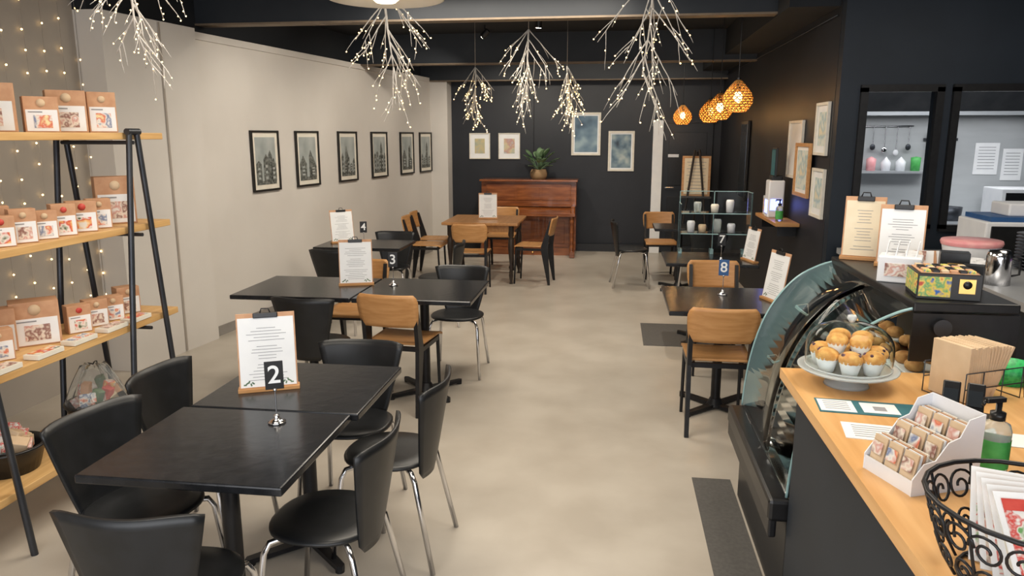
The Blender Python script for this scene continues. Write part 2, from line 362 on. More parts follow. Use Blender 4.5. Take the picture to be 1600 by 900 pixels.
def menu_board(x,y,z,rz,h=.32,w=.235,basew=True,paper='paper',name='menu_clipboard',rows=18,tilt=.16):
    b=B(); T=Matrix.Rotation(-tilt,4,'X')
    b.box((0,0,h/2+.008),(w,.004,h),'kraft',bev=.001,T=T)
    b.box((0,-.0035,h/2+.004),(w-.012,.0015,h-.03),paper,T=T)
    r2=random.Random(int((x+9)*100))
    for k in range(rows):
        zz=h-.055-k*(h-.09)/rows; ww=(w-.06)*r2.uniform(.4,.95)
        if k in (5,11): continue
        b.box((0,-.0046,zz),(ww,.0006,.0022),'ink',T=T)
    b.box((0,-.005,h-.002),(w*.42,.012,.022),'blk',bev=.003,T=T)
    b.tube([(-.02,-.008,h+.008),(-.014,-.008,h+.026),(.014,-.008,h+.026),(.02,-.008,h+.008)],.003,'blk',T=T)
    if paper=='paper':
        for sx in (-1,1):
            for k in range(5): b.box((sx*(w*.40-.008*k),-.0046,.03+.006*(k%3)),(.012,.0006,.006),'leaf',rot=(0,.6*sx*k,0),T=T)
    if basew: b.box((0,.01,.008),(w+.012,.05,.016),'ply',bev=.002)
    return b.obj(name,(x,y,z),rz)
menu_board(-1.41,2.84,.75,.42); menu_board(-1.80,5.06,.75,.32); menu_board(-2.66,7.15,.75,.7)
menu_board(-1.56,9.35,.765,.15); menu_board(1.03,4.9,.75,-1.25); menu_board(1.16,6.52,.75,-1.3,h=.28)
# ------------------------------------------------------------------ piano
b=B(); W=1.45
b.box((0,.13,.58),(W,.34,1.10),'piano',bev=.006); b.box((0,.11,1.135),(W+.04,.42,.03),'piano',bev=.006)
b.box((0,-.045,.94),(W-.16,.02,.30),'piano',bev=.004); b.box((-.42,-.058,.94),(.42,.012,.2),'piano',bev=.003); b.box((.42,-.058,.94),(.42,.012,.2),'piano',bev=.003); b.box((0,-.058,.94),(.34,.012,.2),'piano',bev=.003)
b.box((0,-.16,.645),(W,.30,.05),'piano',bev=.005); b.box((0,-.14,.70),(W-.14,.27,.03),'piano',bev=.004,rot=(.25,0,0)); b.box((0,-.275,.685),(W-.14,.02,.06),'piano',bev=.003)
b.box((0,-.07,.775),(W-.14,.03,.05),'piano')
for sx in (-1,1):
    b.box((sx*(W/2-.035),-.13,.71),(.07,.34,.12),'piano',bev=.02)
    b.lathe([(.03,.62),(.034,.55),(.022,.5),(.03,.35),(.024,.2),(.03,.14),(.036,.1)],'piano',(sx*(W/2-.05),-.25,0),n=14)
    b.box((sx*(W/2-.04),-.14,.05),(.08,.32,.1),'piano',bev=.01)
b.box((0,-.045,.36),(W-.2,.02,.46),'piano',bev=.004); b.box((0,-.058,.36),(W-.34,.012,.34),'piano',bev=.003); b.box((0,-.03,.06),(W-.1,.03,.12),'piano')
for k in (-.08,.08): b.tube([(k,-.05,.07),(k,-.12,.06),(k,-.17,.055)],.012,'gold')
b.obj('upright_piano',(-1.27,11.40,0))
b=B(); b.lathe([(.0,0),(.10,0),(.125,.05),(.13,.10),(.11,.15),(.10,.15),(.09,.12),(.0,.12)],'basketry',n=24)
r2=random.Random(4)
for k in range(34):
    a=r2.uniform(0,2*pi); L=r2.uniform(.28,.50); el=r2.uniform(.5,1.4); w=r2.uniform(.035,.055)
    R=Matrix.Translation((0,0,.13))@Matrix.Rotation(a,4,'Z')
    hx=lambda t:math.cos(el)*L*t*1.0; hz=lambda t:math.sin(el)*L*t-.22*L*t*t*1.2
    b.tube([(hx(t),0,hz(t)) for t in (0,.3,.6)],.003,'leaf',n=4,T=R)
    def lf(u,v): 
        t=.55+.5*v; return (hx(t),u*w*math.sin(pi*min(1,max(.02,v*.97+.02)))**.7,hz(t)+.012*abs(u))
    b.grid(lf,4,6,.001,'leaf',R)
b.obj('potted_plant',(-1.12,11.40,1.15))
# ------------------------------------------------------------------ pictures
def frame(name,w,h,art,fr,loc,rz,border=.022,matw=.05,etch=0,th=.025):
    b=B()
    for sx in (-1,1): b.box((sx*(w/2-border/2),-th/2,0),(border,th,h),fr,bev=.002)
    for sz in (-1,1): b.box((0,-th/2,sz*(h/2-border/2)),(w-2*border,th,border),fr,bev=.002)
    b.box((0,-.006,0),(w-.01,.008,h-.01),'paper2' if etch else 'paper')
    aw,ah=w-2*border-2*matw,h-2*border-2*matw
    b.box((0,-.011,0),(aw,.003,ah),art)
    if etch:
        r3=random.Random(etch)
        y=-.0135; n=r3.choice([2,3,4,5])
        for k in range(n):
            bx=-aw*.42+aw*.84*k/(n-1); hh=ah*r3.uniform(.2,.5); bw=aw*.84/n*.95
            bx=max(-aw/2+bw/2,min(aw/2-bw/2,bx))
            b.box((bx,y,-ah*.44+hh/2),(bw,.002,hh),'art_d')
            zt=-ah*.44+hh; b.add([(bx-bw/2,y,zt),(bx+bw/2,y,zt),(bx,y,zt+bw*r3.uniform(.3,.9))],[[0,1,2]],'art_d')
            for q in range(3): b.box((bx,y-.002,-ah*.36+hh*.26*q),(bw*.4,.001,hh*.12),'art_g')
        tx=r3.uniform(-.25,.25)*aw; tw=r3.uniform(.14,.26)*aw; thh=r3.uniform(.45,.62)*ah
        b.box((tx,y,-.44*ah+thh/2),(tw,.002,thh),'art_d'); zt=-.44*ah+thh; b.add([(tx-tw*.56,y,zt),(tx+tw*.56,y,zt),(tx,y,zt+ah*r3.uniform(.1,.24))],[[0,1,2]],'art_d')
        b.box((0,y,-ah*.46),(aw*.98,.002,ah*.08),'art_d')
    return b.obj(name,loc,rz)
wa=math.atan2(1,.1375)
for i,(y0,y1) in enumerate([(6.90,7.34),(7.67,8.14),(8.58,9.06),(9.45,9.93),(10.33,10.85),(11.08,11.5)]):
    yc=(y0+y1)/2; frame('framed_print',.47,.59,'art_g','frameblk',(lx(yc)+.003,yc,1.555),wa,etch=i*7+3,border=.02,matw=.045)
frame('framed_picture',.33,.40,'art_y','framewht',(-2.10,YB-.045,1.64),0,matw=.07,border=.015)
frame('framed_picture',.34,.40,'art_p','framewht',(-1.63,YB-.045,1.64),0,matw=.07,border=.015)
frame('framed_painting',.45,.65,'art_b','framewht',(-.435,YB-.003,1.825),0,matw=.02,border=.03)
frame('framed_painting',.40,.61,'art_b2','framewht',(.11,YB-.003,1.565),0,matw=.02,border=.03)
for yc,zc,w,h,a in [(6.17,1.85,.34,.40,'art_w'),(6.15,1.36,.34,.38,'art_w'),(7.0,1.68,.50,.50,'paper')]:
    frame('framed_picture',w,h,a,'framewht',(RX-.003,yc,zc),-pi/2,matw=.05)
frame('framed_painting',.48,.44,'art_w','ply',(RX-.03,6.58,1.52),-pi/2,matw=.03,border=.03)
b=B(); b.box((0,-.02,0),(.5,.03,.95),'frameblk',bev=.005); b.box((0,-.037,0),(.42,.004,.87),'screen'); b.obj('wall_mirror',(RX-.001,9.6,1.5),-pi/2)
b=B(); b.box((-.1,0,0),(.20,.95,.03),'ply',bev=.003)
for yy in (-.35,.35): b.box((-.08,yy,-.06),(.16,.02,.10),'metalblk'); 
b.obj('floating_shelf',(RX-.003,7.15,1.045),0)
b=B(); b.box((0,0,.17),(.14,.16,.34),'whiteplastic',bev=.012); b.box((-.072,0,.10),(.004,.11,.12),'uv'); b.box((0,-.082,.12),(.10,.004,.1),'uv'); b.box((0,0,.36),(.1,.14,.05),'blk',bev=.01); b.box((-.02,0,.50),(.02,.17,.26),'blk',bev=.005); b.box((-.032,0,.5),(.002,.15,.23),'teal')
b.obj('water_dispenser',(1.48,7.2,1.061))
def pump(x,y,z,h=.2,r=.032,name='hand_sanitiser_bottle'):
    b=B(); b.lathe([(0,0),(r,0),(r,h*.55),(r*.85,h*.63),(r*.4,h*.67),(r*.4,h*.7)],'gel'); b.lathe([(r*1.02,h*.1),(r*1.02,h*.45)],'greenl')
    b.lathe([(0,h*.68),(r*.5,h*.68),(r*.5,h*.77),(r*.2,h*.78),(r*.2,h*.9),(0,h*.9)],'blk'); b.box((-r*.4,0,h*.93),(r*1.5,r*.5,h*.06),'blk',bev=.002); b.tube([(-r*1.1,0,h*.93),(-r*1.3,0,h*.87)],.004,'blk'); return b.obj(name,(x,y,z),.3)
pump(1.46,6.86,1.061)
b=B(); b.box((0,0,.09),(.09,.12,.18),'whiteplastic',bev=.003); b.box((-.046,0,.09),(.002,.10,.12),'photo3'); b.obj('tissue_carton',(1.48,7.42,1.061))
# acrylic screens on table 7
b=B()
for k,(x,w) in enumerate([(-.15,.3),(.15,.3)]): b.box((x,.0,.30),(w-.01,.006,.52),'acrylic'); b.box((x,0,.562),(w-.01,.008,.006),'gedge'); b.box((x-w/2+.005,0,.30),(.006,.008,.52),'gedge')
b.box((.30,-.10,.30),(.006,.2,.52),'acrylic'); b.box((.3,-.10,.562),(.008,.2,.006),'gedge'); b.box((.30,-.197,.30),(.008,.006,.52),'gedge')
b.box((-.30,-.10,.25),(.006,.2,.42),'acrylic'); b.box((-.3,-.10,.462),(.008,.2,.006),'gedge')
b.box((0,-.10,.20),(.59,.19,.006),'acrylic'); b.box((0,-.195,.20),(.59,.006,.008),'gedge')
b.box((0,-.10,.38),(.59,.19,.006),'acrylic'); b.box((0,-.195,.38),(.59,.006,.008),'gedge')
for x in (-.28,0,.28): b.box((x,0,.02),(.03,.08,.04),'gedge')
b.obj('acrylic_screen',(.90,6.93,.75))
b=B()
for x,z,h,m in [(-.2,.205,.10,'whiteplastic'),(-.10,.205,.07,'kraftl'),(.03,.205,.12,'gel'),(.15,.205,.08,'whiteplastic'),(-.15,.385,.09,'gel'),(.0,.385,.07,'paper2'),(.13,.385,.11,'whiteplastic')]:
    b.lathe([(0,0),(.03,0),(.036,h*.8),(.03,h),(0,h)],m,(x,-.10,z),n=16)
b.obj('glass_jars',(.90,6.93,.75))
b=B(); T=Matrix.Rotation(-.15,4,'X')
b.box((0,0,1.30),(.36,.02,.52),'ply',bev=.003,T=T); b.box((0,-.012,1.30),(.30,.004,.46),'cream',T=T)
for sx in (-1,1): b.cyl((sx*.03,.22,1.62),(sx*.22,-.0,0),.014,'dwood')
b.cyl((0,.25,1.6),(0,.5,0),.014,'dwood'); b.box((0,-.03,1.03),(.4,.05,.025),'dwood',T=T)
for k in range(9): b.box((0,-.0145,1.48-k*.042),(.2 if k%2 else .24,.001,.006),'ink',T=T)
b.obj('display_easel',(1.04,9.80,0),-.1)
# ------------------------------------------------------------------ pendants
def pendant_mesh():
    b=B(); H=.26
    def R(t): return .02+.105*math.sin(pi*min(1,(t**1.15)*.86))**.85
    N=16
    for k in range(N):
        for sg in (-1,1):
            b.tube([(R(t)*math.cos(2*pi*k/N+sg*t*2.4),R(t)*math.sin(2*pi*k/N+sg*t*2.4),-t*H) for t in [i/14 for i in range(15)]],.0035,'rattan',n=4)
    for t in [.03,.1,.2,.3,.38,.46,.54,.62,.7,.78,.86,.93,1]:
        b.tube([(R(t)*math.cos(a),R(t)*math.sin(a),-t*H) for a in [2*pi*i/24 for i in range(24)]],.0035,'rattan',n=4,closed=True)
    b.cyl((0,0,.02),(0,0,-.08),.016,'blk'); b.sph((0,0,-.14),.036,'bulb',n=12,sc=(1,1,1.3)); b.cyl((0,0,.0),(0,0,.78),.004,'blk',n=6)
    return b.mesh('rattan_pendant_lamp')
pm=pendant_mesh()
PD=[(1.03,6.75,2.26),(1.05,8.0,2.22),(1.09,9.1,2.21),(.92,10.75,2.21)]
for p in PD:
    o=place('rattan_pendant_lamp',pm,(p[0],p[1],p[2]))
    l=bpy.data.lights.new('bulb_light','POINT'); l.energy=5.5; l.color=(1,.58,.22); l.shadow_soft_size=.04
    lo=bpy.data.objects.new('bulb_light',l); S.collection.objects.link(lo); lo.parent=o; lo.location=(0,0,-.20)
b=B(); b.lathe([(.0,.16),(.05,.16),(.12,.14),(.24,.06),(.30,.0),(.305,-.012),(.295,-.012),(.23,.04),(.1,.08),(0,.08)],'shade',n=40); b.lathe([(0,-.035),(.05,-.03),(.085,.0),(.09,.04),(0,.05)],'lampin',n=24); b.cyl((0,0,.15),(0,0,.48),.006,'blk')
b.obj('dome_pendant_lamp',(-1.20,4.0,2.51))
# ------------------------------------------------------------------ twig lights
def twig(seed,L,spread,top=.3,ls=1):
    r=random.Random(seed); b=B(); leds=[]
    def br(p,d,l,rad,depth,droop):
        pts=[p]; q=p.copy(); dd=d.copy(); n=6
        for i in range(n):
            dd=(dd+Vector((r.uniform(-.08,.08),r.uniform(-.08,.08),-droop))).normalized(); q=q+dd*(l/n); pts.append(q.copy())
        b.tube(pts,rad,'twig',n=5,rs=[rad*(1-.6*i/n) for i in range(n+1)])
        if depth<2:
            for i in range(2,n+1):
                if r.random()<(.34 if depth==0 else .25): leds.append(pts[i]+Vector((r.uniform(-.008,.008),r.uniform(-.008,.008),0)))
        return pts,dd
    stem,_=br(Vector((0,0,0)),Vector((0,0,-1)),L*.60,.010,2,.1)
    for i in range(0,7):
        for _ in range(2 if i else 3):
            a=r.uniform(0,2*pi); s_=spread*r.uniform(.6,1.25)*(1-.08*i)
            nd=Vector((math.cos(a)*s_,math.sin(a)*s_,-1)).normalized()
            pts,dd=br(stem[i],nd,L*(.52-.025*i)*r.uniform(.75,1.05),.0050,1,.02)
            for j in (2,4,5):
                a2=r.uniform(0,2*pi)
                nd2=(dd+Vector((math.cos(a2),math.sin(a2),-.1))*.6).normalized()
                br(pts[j],nd2,L*.22*r.uniform(.7,1.2),.0028,0,.05)
    for q in leds: b.sph(q,.0046*ls,'led',n=4)
    b.tube([(0,0,0),(0,0,top)],.003,'wire',n=5)
    return b
for i,(x,y,z,L,sp,ls) in enumerate([(-1.53,5.05,2.74,.82,1.1,1),(-.76,6.75,2.70,.78,.9,1.2),(-1.46,8.0,2.50,.62,.75,1.3),(-.50,8.0,2.50,.64,.7,1.3),(.21,5.0,2.78,.97,.95,1),(-2.28,3.45,2.66,.62,1.35,.8)]):
    twig(20+i,L,sp,CH-z,ls).obj('hanging_twig_light',(x,y,z))
# ------------------------------------------------------------------ fairy light curtain
b=B(); r=random.Random(3)
for k in range(16):
    y=2.6+k*.17; x=-3.86+ .0 + (y-5.15)*.0146
    b.tube([(x+.03,y,2.95),(x+.03+r.uniform(-.01,.01),y+r.uniform(-.02,.02),1.6),(x+.03,y,.3)],.0015,'wire',n=4)
    z=2.85-r.uniform(0,.15)
    while z>.3: b.sph((x+.032,y+r.uniform(-.008,.008),z),.0065,'led',n=5); z-=r.uniform(.12,.21)
b.obj('fairy_light_curtain')
# ------------------------------------------------------------------ trestle shelving
b=B(); XF,XR=-2.50,-2.88
PL=[(1.815),(1.335),(.825),(.305)]
for z in PL:
    b.box(((XF+XR)/2-.01,2.95,z-.0175),(abs(XF-XR)+.03,2.02,.035),'pine',bev=.003)
for x in (XF+.03,XR-.0):
    for yt in (3.66,2.46):
        b.cyl((x,yt+.03,1.83),(x,yt+.22,0),.015,'gun'); b.cyl((x,yt-.03,1.83),(x,yt-.26,0),.015,'gun'); b.cyl((x,yt-.05,1.82),(x,yt+.05,1.82),.017,'gun')
for z in PL:
    for yt in (3.66,2.46): b.cyl((XF+.03,yt,z-.05),(XR,yt,z-.05),.01,'gun',n=8)
b.obj('trestle_shelf_unit')
def gift(b,x,y,z,w,h,d,rz,ph,side='kraft',logo=True):
    T=Matrix.Translation((x,y,z))@Matrix.Rotation(rz,4,'Z')
    b.box((0,0,h/2),(w,d,h),side,bev=.002,T=T)
    b.box((0,-d/2-.001,h*.33),(w*.9,.002,h*.60),'paper',T=T); b.box((w*.02,-d/2-.0025,h*.30),(w*.52,.002,h*.36),ph,T=T)
    b.box((-w*.18,-d/2-.0025,h*.565),(w*.4,.001,h*.03),'ink',T=T)
    if logo: b.lathe([(0,0),(w*.13,0),(w*.13,.002),(0,.002)],'red' if ph=='photo1' else 'kraftl',T=T@Matrix.Translation((0,-d/2-.001,h*.82))@Matrix.Rotation(pi/2,4,'X'),n=14)
def row(name,items,z):
    b=B()
    for it in items: gift(b,*it[:2],z,*it[2:])
    return b.obj(name)
a=.95
top=[(-2.60,2.30,.11,.15,.07,a,'photo1'),(-2.59,2.47,.13,.15,.08,a,'photo1'),(-2.58,2.63,.12,.15,.08,a,'photo1'),(-2.60,2.80,.12,.145,.06,a,'photo3'),(-2.74,3.03,.24,.21,.12,.70,'photo2'),(-2.64,3.24,.14,.16,.09,.80,'photo3'),(-2.68,3.46,.17,.20,.12,.75,'photo2'),(-2.61,3.62,.13,.20,.10,.8,'photo3')]
row('gift_box_display',top,1.816)
mid=[(-2.58,2.10+i*.125,.105,.13+.02*(i%2),.06,a,['photo1','photo2','photo3'][i%3]) for i in range(10)]+[(-2.72,2.6,.16,.16,.08,.8,'photo1'),(-2.72,2.95,.16,.16,.08,.8,'photo2'),(-2.60,3.38,.13,.15,.08,.8,'photo1'),(-2.61,3.52,.11,.15,.07,.8,'photo3'),(-2.67,3.74,.19,.25,.12,.75,'photo2')]
row('gift_box_display',mid,1.336)
low=[(-2.73,2.30,.16,.22,.10,.85,'photo2'),(-2.70,2.50,.17,.24,.10,.85,'photo3'),(-2.68,2.72,.13,.14,.07,a,'photo2'),(-2.68,2.86,.12,.14,.07,a,'photo3'),(-2.72,3.14,.20,.21,.12,.75,'photo2'),(-2.79,2.98,.16,.2,.09,.8,'photo3'),(-2.67,3.36,.11,.14,.07,a,'photo1'),(-2.67,3.49,.11,.14,.07,a,'photo2'),(-2.67,3.62,.11,.13,.07,a,'photo3'),(-2.69,3.78,.12,.15,.08,a,'photo2')]
row('gift_box_display',low,.826)
b=B()
for i,(x,y) in enumerate([(-2.53,2.70),(-2.53,2.95),(-2.53,3.18),(-2.53,3.42),(-2.53,3.62)]): b.box((x,y,.012),(.075,.16,.022),'paper2',bev=.001); b.box((x,y,.0245),(.06,.13,.001),['photo2','photo1','photo3'][i%3])
b.obj('flat_gift_packs',(0,0,.826))
def basket(r,seed):
    b=B(); b.lathe([(0,0),(r*.8,0),(r,.10),(r*1.04,.11),(r*1.04,.12),(r*.96,.12),(r*.9,.10),(r*.76,.02),(0,.02)],'blk',n=30)
    b.tube([(r*1.02*math.cos(a),r*1.02*math.sin(a),.115) for a in [2*pi*i/40 for i in range(40)]],.008,'blk',closed=True)
    q=random.Random(seed)
    for k in range(12):
        b.box((q.uniform(-.5,.5)*r,q.uniform(-.5,.5)*r,.10+q.uniform(0,.05)),(.08,.06,.05),q.choice(['kraftl','xmas','paper','photo3','photo2','kraft']),rot=(q.uniform(-.5,.5),q.uniform(-.5,.5),q.uniform(0,3)),bev=.003)
    return b
basket(.15,131).obj('black_basket',(-2.70,2.86,.306))
b=basket(.15,12)
def cel(u,v):
    a=u*pi; rr=.15*(1-.75*v**1.3)+.02*math.sin(a*7)*(.3+v); return (rr*math.cos(a),rr*math.sin(a),.10+.22*v)
b.grid(cel,36,10,.001,'cello')
for k in range(7):
    a=k*.9; b.box((.06*math.cos(a),.06*math.sin(a),.16+.02*(k%3)),(.05,.04,.07),['red','photo1','leaf','paper','xmas','kraft','leaf'][k],rot=(.3*math.sin(k*2),.3*math.cos(k),k),bev=.004)
b.obj('gift_hamper',(-2.68,3.45,.306))
# ------------------------------------------------------------------ counter
b=B()
b.prism([(.60,.35),(.60,2.63),(1.50,2.63),(1.50,.35)],.965,1.0,'counter'); b.prism([(.66,.37),(.66,2.61),(1.46,2.61),(1.46,.37)],0,.965,'navy'); 
b.obj('service_counter')
b=B(); Y0,Y1=2.66,3.66
b.box((1.0,(Y0+Y1)/2,.21),(.66,Y1-Y0,.42),'blk',bev=.004)
b.box((.665,(Y0+Y1)/2,.44),(.13,Y1-Y0+.02,.09),'blk',bev=.015); b.box((.62,(Y0+Y1)/2,.40),(.03,Y1-Y0+.01,.14),'metalblk',bev=.008)
b.box((1.02,(Y0+Y1)/2,.46),(.62,Y1-Y0-.02,.06),'gun')
gp=[(.665,.49),(.672,.60),(.69,.74),(.73,.90),(.79,1.03),(.88,1.14),(.98,1.20),(1.06,1.225)]
def sm(pts,n=4):
    o=[]
    for i in range(len(pts)-1):
        p0=pts[max(i-1,0)];p1=pts[i];p2=pts[i+1];p3=pts[min(i+2,len(pts)-1)]
        for k in range(n):
            t=k/n; o.append(tuple(.5*((2*p1[j])+(-p0[j]+p2[j])*t+(2*p0[j]-5*p1[j]+4*p2[j]-p3[j])*t*t+(-p0[j]+3*p1[j]-3*p2[j]+p3[j])*t**3) for j in range(2)))
    o.append(pts[-1]); return o
G=sm(gp)
def gl(u,v):
    k=min(len(G)-1,int(round(v*(len(G)-1)))); return (G[k][0],(Y0+Y1)/2+u*(Y1-Y0-.02)/2,G[k][1])
b.grid(gl,2,len(G)-1,.006,'glass')
for yy in (Y0+.008,Y1-.008): b.tube([(x,yy,z) for x,z in G],.0055,'gedge',n=6)
T=Matrix(((1,0,0,0),(0,0,1,0),(0,1,0,0),(0,0,0,1)))
for yy in (Y0+.003,Y1-.009):
    b.prism([(x+.01,z-.005) for x,z in G]+[(1.32,1.2),(1.32,.49)],yy,yy+.006,'glass',T)
b.box((1.20,(Y0+Y1)/2,1.225),(.34,Y1-Y0+.01,.035),'blk',bev=.006); b.box((1.36,(Y0+Y1)/2,.84),(.02,Y1-Y0,.74),'blk')
b.box((1.12,(Y0+Y1)/2,1.19),(.04,Y1-Y0-.06,.03),'metalblk')
for z in (.72,.95): b.box((1.08,(Y0+Y1)/2,z),(.46-.2*(z-.72)/.23,Y1-Y0-.04,.008),'glass'); b.box((1.08-.23+.1*(z-.72)/.23,(Y0+Y1)/2,z),(.006,Y1-Y0-.04,.01),'gedge')
r=random.Random(5)
for z,x0 in ((.495,.85),(.73,.95),(.958,1.05)):
    for k in range(4):
        yy=Y0+.14+k*.24; b.box((x0+.1,yy,z+.008),(.26 if z<.9 else .2,.2,.012),'blk' if k%2 else 'whiteplastic',bev=.004)
        for q in range(4): b.sph((x0+.04+.1*(q%2),yy-.05+.1*(q//2),z+.035),.035,'bread',n=8,sc=(1,1,.7))
b.box((1.2,Y0-.004,1.12),(.34,.01,.17),'blk'); b.cyl((1.12,Y0-.03,1.16),(1.12,Y0,1.16),.02,'chrome',n=16); b.cyl((1.12,Y0-.032,1.16),(1.12,Y0-.03,1.16),.03,'gun',n=16)
b.obj('glass_display_case')
# ---- cake stand with dome and muffins
b=B()
b.lathe([(0,0),(.07,0),(.065,.01),(.025,.02),(.02,.035),(.05,.045),(0,.046)],'frost',n=40)
b.lathe([(0,.046),(.05,.046),(.145,.052),(.155,.062),(.148,.062),(.05,.052),(0,.052)],'frost',n=40)
b.tube([(.152*math.cos(t),.152*math.sin(t),.060) for t in [2*pi*i/48 for i in range(48)]],.003,'frost',closed=True,n=5)
dp=sm([(.130,.062),(.134,.10),(.130,.15),(.105,.185),(.06,.205),(.012,.212)],3)
b.lathe(dp+[(r_-.003 if r_>.02 else .008,z-.003) for r_,z in dp[::-1]],'glass',n=40)
b.tube([(.131*math.cos(t),.131*math.sin(t),.066) for t in [2*pi*i/48 for i in range(48)]],.003,'frost',closed=True,n=5)
b.lathe([(.0,.236),(.012,.234),(.016,.226),(.012,.218),(.008,.211),(0,.21)],'frost',n=16)
r=random.Random(2)
for k in range(8):
    a=2*pi*k/7; rr=.085 if k<7 else 0; x,y=rr*math.cos(a),rr*math.sin(a)
    b.lathe([(0,.056),(.022,.056),(.036,.105),(.032,.105)],'paper',(x,y,0),n=18); b.sph((x,y,.108),.037,'muffin',n=12,sc=(1,1,.72))
    for q in range(5): t=r.uniform(0,6.28); b.sph((x+.026*math.cos(t),y+.026*math.sin(t),.124),.006,'berry',n=5)
for k in range(4):
    a=2*pi*k/4+.4; x,y=.048*math.cos(a),.048*math.sin(a); b.sph((x,y,.154),.034,'muffin',n=12,sc=(1,1,.72)); b.lathe([(.02,.115),(.033,.150)],'paper',(x,y,0),n=16)
b.obj('cake_stand_with_dome',(.775,2.47,1.0))
def sheet(name,x,y,z,w,d,rz,m,extra=None):
    b=B(); b.box((0,0,.001),(w,d,.002),m)
    if extra: extra(b)
    return b.obj(name,(x,y,z),rz)
def ex(b):
    b.box((.02,0,.0024),(.10,.085,.0008),'paper'); b.box((.02,-.005,.003),(.035,.035,.0006),'ink'); b.box((-.10,0,.0024),(.10,.10,.0008),'paper')
    for k in range(5): b.box((-.10,.035-.016*k,.003),(.07,.004,.0006),'ink')
sheet('information_card',.785,2.245,1.0,.31,.12,-.10,'teal',ex)
def ex2(b):
    for k in range(6): b.box((0,.04-.016*k,.0024),(.14,.003,.0006),'ink')
    b.box((.06,-.04,.0024),(.03,.02,.0006),'leaf')
sheet('paper_menu_sheet',.745,2.05,1.0,.19,.12,-.15,'paper',ex2)
sheet('paper_note',1.10,2.04,1.0,.14,.10,-.2,'paper')
# ---- stepped card display
b=B(); Wd=.155
for k in range(3):
    y0=-.085+.058*k; h0=.035+.04*k
    b.box((0,y0,h0/2),(Wd,.003,h0),'whiteplastic'); b.box((0,y0+.029,.012+.03*k),(Wd,.058,.003),'whiteplastic')
    for q in (-1,0,1):
        for t in range(4): b.box((q*.049,y0+.012+.008*t,.015+.03*k+.04),(.042,.004,.075),['kraftl','paper','kraft','paper2'][t],rot=(-.2,0,0))
        b.box((q*.049,y0+.006,.02+.03*k+.045),(.032,.001,.03),['photo2','photo3','photo2'][q+1],rot=(-.2,0,0))
b.box((0,.092,.09),(Wd,.003,.18),'whiteplastic')
for sx in (-1,1):
    T=Matrix(((0,0,1,sx*Wd/2-.0015),(1,0,0,0),(0,1,0,0),(0,0,0,1)))
    b.prism([(-.088,0),(.093,0),(.093,.18),(.05,.17),(.03,.13),(0,.12),(-.03,.08),(-.06,.075),(-.088,.04)],0,.003,'whiteplastic',T)
b.obj('greeting_card_display',(.738,1.775,1.0),-1.2)
# ---- paper bags in wire rack
b=B()
for k in range(16):
    b.box((-.09+.009*k,.0,.090+.002*math.sin(k*2)),(.0085,.135,.172-.003*(k%3)),'kraftl',rot=(0,0 if k<9 else .06*(k-8),0),bev=.001)
for y in (-.075,.075):
    b.tube([(-.11,y,.0),(-.11,y,.10),(.12,y,.10),(.14,y,0)],.002,'gun',n=5); b.tube([(-.11,y,.05),(.13,y,.05)],.002,'gun',n=5)
for x in (-.11,-.04,.04,.12): b.tube([(x,-.075,.1),(x,-.075,.002),(x,.075,.002),(x,.075,.1)],.002,'gun',n=5)
b.obj('paper_bag_rack',(1.13,2.42,1.0),.45)
b=B()
for k in (0,1): b.box((.06*k,.01*k,.055),(.045,.018,.11),'blk',rot=(-.5,0,.1),bev=.004); b.box((.06*k,-.012+.01*k,.07),(.036,.002,.045),'screen',rot=(-.5,0,.1))
b.box((.03,0,.012),(.14,.07,.024),'blk',bev=.004); b.obj('card_payment_terminal',(.98,2.20,1.0),-.5)
pump(.925,1.83,1.0,.2,.034)
b=B(); b.box((0,0,.06),(.2,.16,.12),'blk',bev=.012); b.box((0,-.02,.123),(.15,.05,.008),'gun'); b.obj('receipt_printer',(1.09,1.75,1.0),-.2)
# ---- ornate wire basket with cards
b=B(); Rw=.18
def arc(r,z,a0,a1,n=24): return [(r*math.cos(a0+(a1-a0)*i/n),r*math.sin(a0+(a1-a0)*i/n),z) for i in range(n+1)]
b.tube(arc(Rw,.16,0,2*pi)[:-1],.005,'metalblk',closed=True); b.tube(arc(Rw*.62,.004,0,2*pi)[:-1],.004,'metalblk',closed=True)
def spir(cx,cz,r0,turn,sgn): return [(cx+sgn*r0*(1-.8*t)*math.cos(turn*t*2*pi),cz+r0*(1-.8*t)*math.sin(turn*t*2*pi)) for t in [i/26 for i in range(27)]]
def onb(a,z): 
    rr=Rw*(.62+.38*(max(0,z)/.16)**.6); return (rr*math.cos(a),rr*math.sin(a),z)
for k in range(10):
    a=2*pi*k/10; b.tube([onb(a,z) for z in (.004,.04,.08,.12,.16)],.003,'metalblk',n=6)
    for sgn,cz,r0 in ((1,.115,.034),(-1,.115,.034),(1,.05,.026),(-1,.05,.026)):
        b.tube([onb(a+pi/10+sgn*.16+p[0]/Rw,p[1]) for p in spir(0,cz,r0,1.5,sgn)],.0028,'metalblk',n=5)
for k in range(8): b.tube([(Rw*.62*math.cos(k*pi/4),Rw*.62*math.sin(k*pi/4),.004),(0,0,.004)],.0025,'metalblk',n=5)
for k in range(5):
    T=Matrix.Translation((-.01+.006*k,.05-.022*k,.10))@Euler((-.85,.0,-.25+.08*k)).to_matrix().to_4x4()
    b.box((0,0,0),(.15,.003,.19),'paper',T=T); b.box((0,-.0025,-.008),(.13,.001,.155),['xmas','photo2','xmas','paper2','xmas'][k],T=T)
    b.box((0,-.0035,.070),(.13,.001,.022),'red',T=T); b.box((0,-.0035,-.05),(.08,.001,.02),'leaf',T=T)
b.obj('wire_card_basket',(.765,1.34,1.0),-.1)
